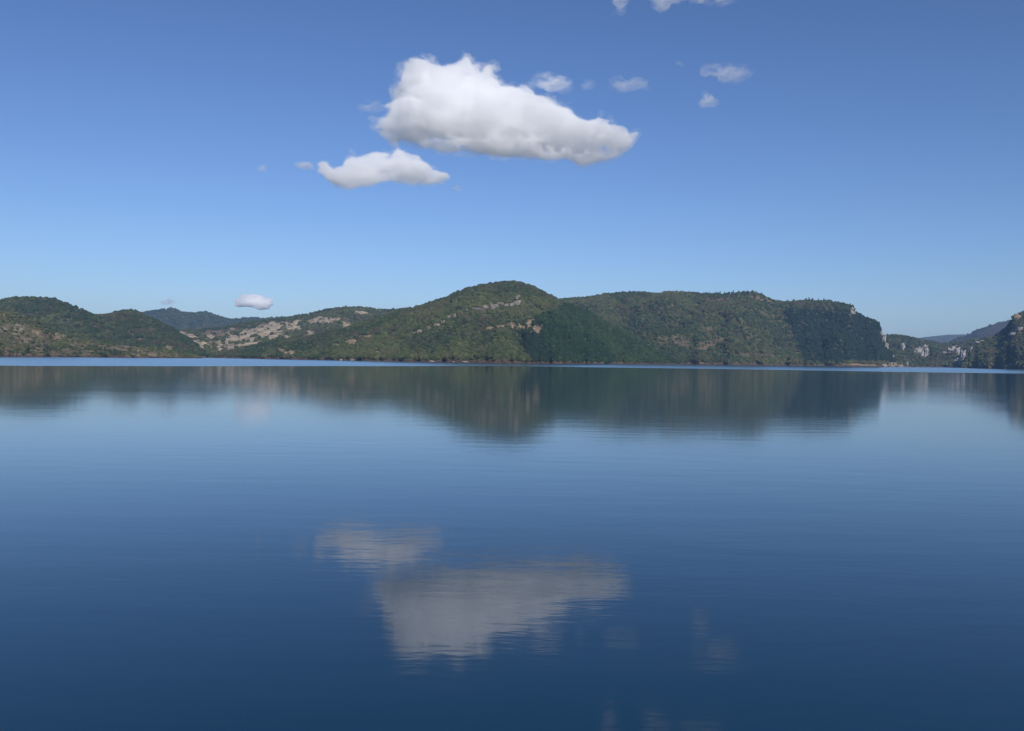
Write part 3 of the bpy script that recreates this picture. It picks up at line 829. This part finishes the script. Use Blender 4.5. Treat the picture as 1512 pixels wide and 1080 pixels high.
def cloud(outline, dist, density, label, group=None, res=80, thick=1.0, rough=5.0, seed=0, name="cloud", bill=1.0, grain=0.016, thin=0.38, soft=True, lean=0.5, grow=0.0, ledge=0.0, parent=None):
    pts = np.array(outline, float)
    A, E = px_dir(pts[:, 0], pts[:, 1])
    poly = np.stack([A * dist, CAM_H + E * dist], -1)
    k = dist / F_PX                                     # metres per photo pixel
    lo, hi = poly.min(0) - 8 * k, poly.max(0) + 8 * k
    h = max((hi - lo).max() / res, 1.0 * k)
    gx, gz = np.arange(lo[0], hi[0] + h, h), np.arange(lo[1], hi[1] + h, h)
    X2, Z2 = np.meshgrid(gx, gz, indexing='ij')
    sd = poly_sdf(X2, Z2, poly)
    smax = sd.max()
    Rz = smax * 0.9 * thick
    ymax = math.sqrt(2 * Rz * (smax + rough * k)) + 3 * h
    gy = np.arange(-ymax, ymax + h, h)
    X, Y, Z = np.meshgrid(gx, gy, gz, indexing='ij')
    s = sd[:, None, :]
    f = s - Y * Y / (2 * Rz)
    q = 1 / (26 * k)
    nz = fbm(X * q, Y * q, Z * q * 1.5, seed=seed, octaves=4, gain=0.55)
    bl = 1 - 2 * np.abs(vnoise(X * q * 0.8, Y * q * 0.8, Z * q * 1.6, seed=seed + 40))
    calm = 0.35 + 0.65 * smooth(Z, poly[:, 1].min(), poly[:, 1].min() * 0.45 + poly[:, 1].max() * 0.55)     # the base is flatter than the top
    f = f + calm * (rough * k * (2.6 * nz - 0.05) + bill * rough * k * 0.9 * (bl - 0.2))
    f = f + grow * k
    if ledge:                                           # long level rolls across the face
        roll = vnoise(X * q * 0.22, Y * q * 0.3, (Z + 0.12 * X) * q * 1.7, seed=seed + 70) + 0.6 * vnoise(X * q * 0.5, Y * q * 0.5, (Z + 0.1 * X) * q * 3.4, seed=seed + 71)
        f = f + ledge * k * smooth(s, 2 * k, 22 * k) * (roll + 0.15)
        f = f + 0.42 * ledge * k * smooth(s, 1 * k, 12 * k) * (0.8 - 2 * np.abs(vnoise(X * q * 1.7 + 5, Y * q * 1.7, Z * q * 2.1, seed=seed + 72)))
    f[[0, -1]] = -1; f[:, [0, -1]] = -1; f[:, :, [0, -1]] = -1
    cen = np.array([gx.mean(), dist, gz.mean()])
    V, Fq = surface_net(f, np.array([gx[0], dist - ymax, gz[0]]), h)
    ny = V[:, 1] + lean * (V[:, 2] - cen[2])            # the body leans away upwards
    fac = ny / V[:, 1]
    V = np.stack([V[:, 0] * fac, ny, (V[:, 2] - CAM_H) * fac + CAM_H], -1) - cen
    half = np.abs(V).max(0) if soft else None
    o = mesh_obj(name, V, Fq, cloud_material("cloud_vapour", density, grain=grain, thin=thin, half=half))
    if parent:
        o.parent = parent
        o.location = Vector(cen) - parent.location
        return o
    o.location = cen
    tag(o, label, "cloud", group)
    return o

D0 = 5200
BIG = [(595, 104), (600, 94), (612, 89), (635, 93), (655, 101), (670, 97), (688, 90), (700, 100), (710, 112), (722, 103), (735, 118), (748, 128), (775, 136), (800, 141), (820, 155), (845, 168), (868, 178), (884, 176), (903, 186), (924, 192), (938, 203), (934, 217), (922, 230), (900, 235), (860, 243), (835, 237), (780, 232), (700, 228), (650, 222), (620, 218), (590, 210), (562, 202), (553, 195), (574, 172), (586, 150), (590, 128)]
SECOND = [(470, 255), (475, 246), (500, 244), (520, 233), (545, 229), (578, 230), (587, 218), (600, 222), (620, 235), (640, 248), (662, 255), (655, 268), (635, 275), (610, 273), (590, 268), (565, 268), (545, 275), (515, 281), (490, 275), (475, 265)]
o = cloud(BIG, D0, 0.0028, "big white cumulus cloud, by far the largest in the sky", res=150, seed=3, rough=11.0, grain=0.013, thin=0.42, soft=False, lean=0.9, grow=1.5)
cloud(BIG, D0, 0.0072, "", res=230, seed=3, rough=8.5, grain=0.009, thin=0.28, soft=False, lean=0.9, grow=-3.5, ledge=32.0, parent=o, name="core")
o = cloud(SECOND, 4500, 0.0035, "second white cloud tucked under the big cloud's lower left", res=110, seed=8, rough=8.0, grain=0.016, thin=0.42, soft=False, lean=0.9, grow=1.5)
cloud(SECOND, 4500, 0.0125, "", res=150, seed=8, rough=7.5, grain=0.012, thin=0.32, soft=False, lean=0.9, grow=-2.0, ledge=12.0, parent=o, name="core")
GW = "small loose clouds"
cloud([(433, 242), (441, 232), (452, 237), (472, 247), (470, 255), (452, 251), (437, 250)], D0, 0.0095, "grey wisp trailing off the second cloud's left tip", GW, 50, seed=12, rough=5.1)
cloud([(652, 271), (675, 272), (694, 280), (682, 285), (660, 279)], D0, 0.0070, "faint wisp under the second cloud's right end", GW, 50, seed=14, rough=5.1)
cloud([(519, 143), (530, 150), (576, 155), (580, 168), (548, 170), (530, 161)], D0, 0.0029, "faint veil left of the big cloud's shoulder", GW, 50, seed=16, rough=6.8)
cloud([(376, 249), (381, 242), (391, 241), (399, 248), (394, 256), (383, 257)], D0, 0.0064, "tiny round cloud alone in the left half of the sky", GW, 40, seed=18, rough=4.2)
cloud([(784, 112), (795, 105), (820, 112), (840, 125), (848, 135), (838, 142), (815, 135), (790, 125)], D0, 0.0064, "slanting oval cloud just right of the big cloud's top", GW, 60, seed=20, rough=5.1)
cloud([(892, 120), (903, 111), (915, 116), (930, 123), (950, 122), (966, 128), (962, 137), (945, 134), (920, 136), (897, 134)], D0, 0.0041, "flat pointed cloud between the slanting oval and the right group", GW, 60, seed=22, rough=5.1)
cloud([(856, 132), (866, 122), (878, 118), (880, 126), (868, 134)], D0, 0.0025, "barely visible wisp between the slanting oval and the pointed cloud", GW, 40, seed=23, rough=5.1)
cloud([(1018, 104), (1035, 93), (1050, 98), (1075, 97), (1100, 100), (1112, 108), (1106, 118), (1085, 126), (1065, 122), (1045, 115)], D0, 0.0038, "largest ragged cloud of the right group", GW, 70, seed=24, rough=6.8)
cloud([(981, 95), (1000, 91), (1016, 97), (1012, 103), (996, 98)], D0, 0.0090, "thin streak left of the ragged right cloud", GW, 40, seed=26, rough=4.2)
cloud([(1025, 153), (1037, 138), (1052, 137), (1065, 155), (1055, 161), (1035, 159)], D0, 0.0051, "small triangular cloud below the ragged right cloud", GW, 50, seed=28, rough=5.1)
cloud([(897, 26), (906, 10), (905, -30), (926, -30), (928, 0), (932, 18), (920, 23), (908, 24)], D0, 0.0034, "upright wisp cut by the top edge, leftmost there", GW, 60, seed=30, rough=6.0)
cloud([(960, -20), (966, 6), (976, 18), (990, 14), (1002, 4), (1012, -20)], D0, 0.0038, "white tuft hanging at the top edge, brightest there", GW, 60, seed=32, rough=6.8)
cloud([(1006, -20), (1020, 4), (1045, 8), (1070, 9), (1087, 2), (1090, -20)], D0, 0.0037, "faint veil at the top edge, rightmost there", GW, 60, seed=34, rough=6.8)
cloud([(345, 443), (354, 437), (365, 434), (378, 438), (386, 444), (398, 449), (402, 456), (397, 461), (380, 458), (365, 456), (350, 450)], 12500, 0.024, "small white puff low over the left valley, just above the hills", GW, 70, seed=36, rough=6.0, grain=0.005, soft=False, thin=0.36)
cloud([(229, 446), (240, 439), (252, 439), (260, 445), (254, 452), (240, 452)], 12500, 0.007, "dim low puff above the far blue ridge, left of the white one", GW, 50, seed=38, rough=4.2)

# ------------------------------------------------------------------ haze between the camera and the far ridges
hb = Nodes("haze_air")
hv = hb.add("ShaderNodeVolumePrincipled", {"Color": (0.34, 0.60, 1.0, 1), "Density": 5.3e-5, "Anisotropy": 0.0})
hb.l.new(hv.outputs[0], hb.out.inputs["Volume"])
x0, x1, y0, y1, z0, z1 = -9500, 9500, -600, 11400, -23.5, 420
hv_ = [(x, y, z) for x in (x0, x1) for y in (y0, y1) for z in (z0, z1)]
hz = mesh_obj("haze", hv_, [(0, 1, 3, 2), (4, 6, 7, 5), (0, 4, 5, 1), (2, 3, 7, 6), (0, 2, 6, 4), (1, 5, 7, 3)], hb.m, smooth_shade=False)
tag(hz, "thin blue haze filling the air over the lake", "haze", kind="stuff")
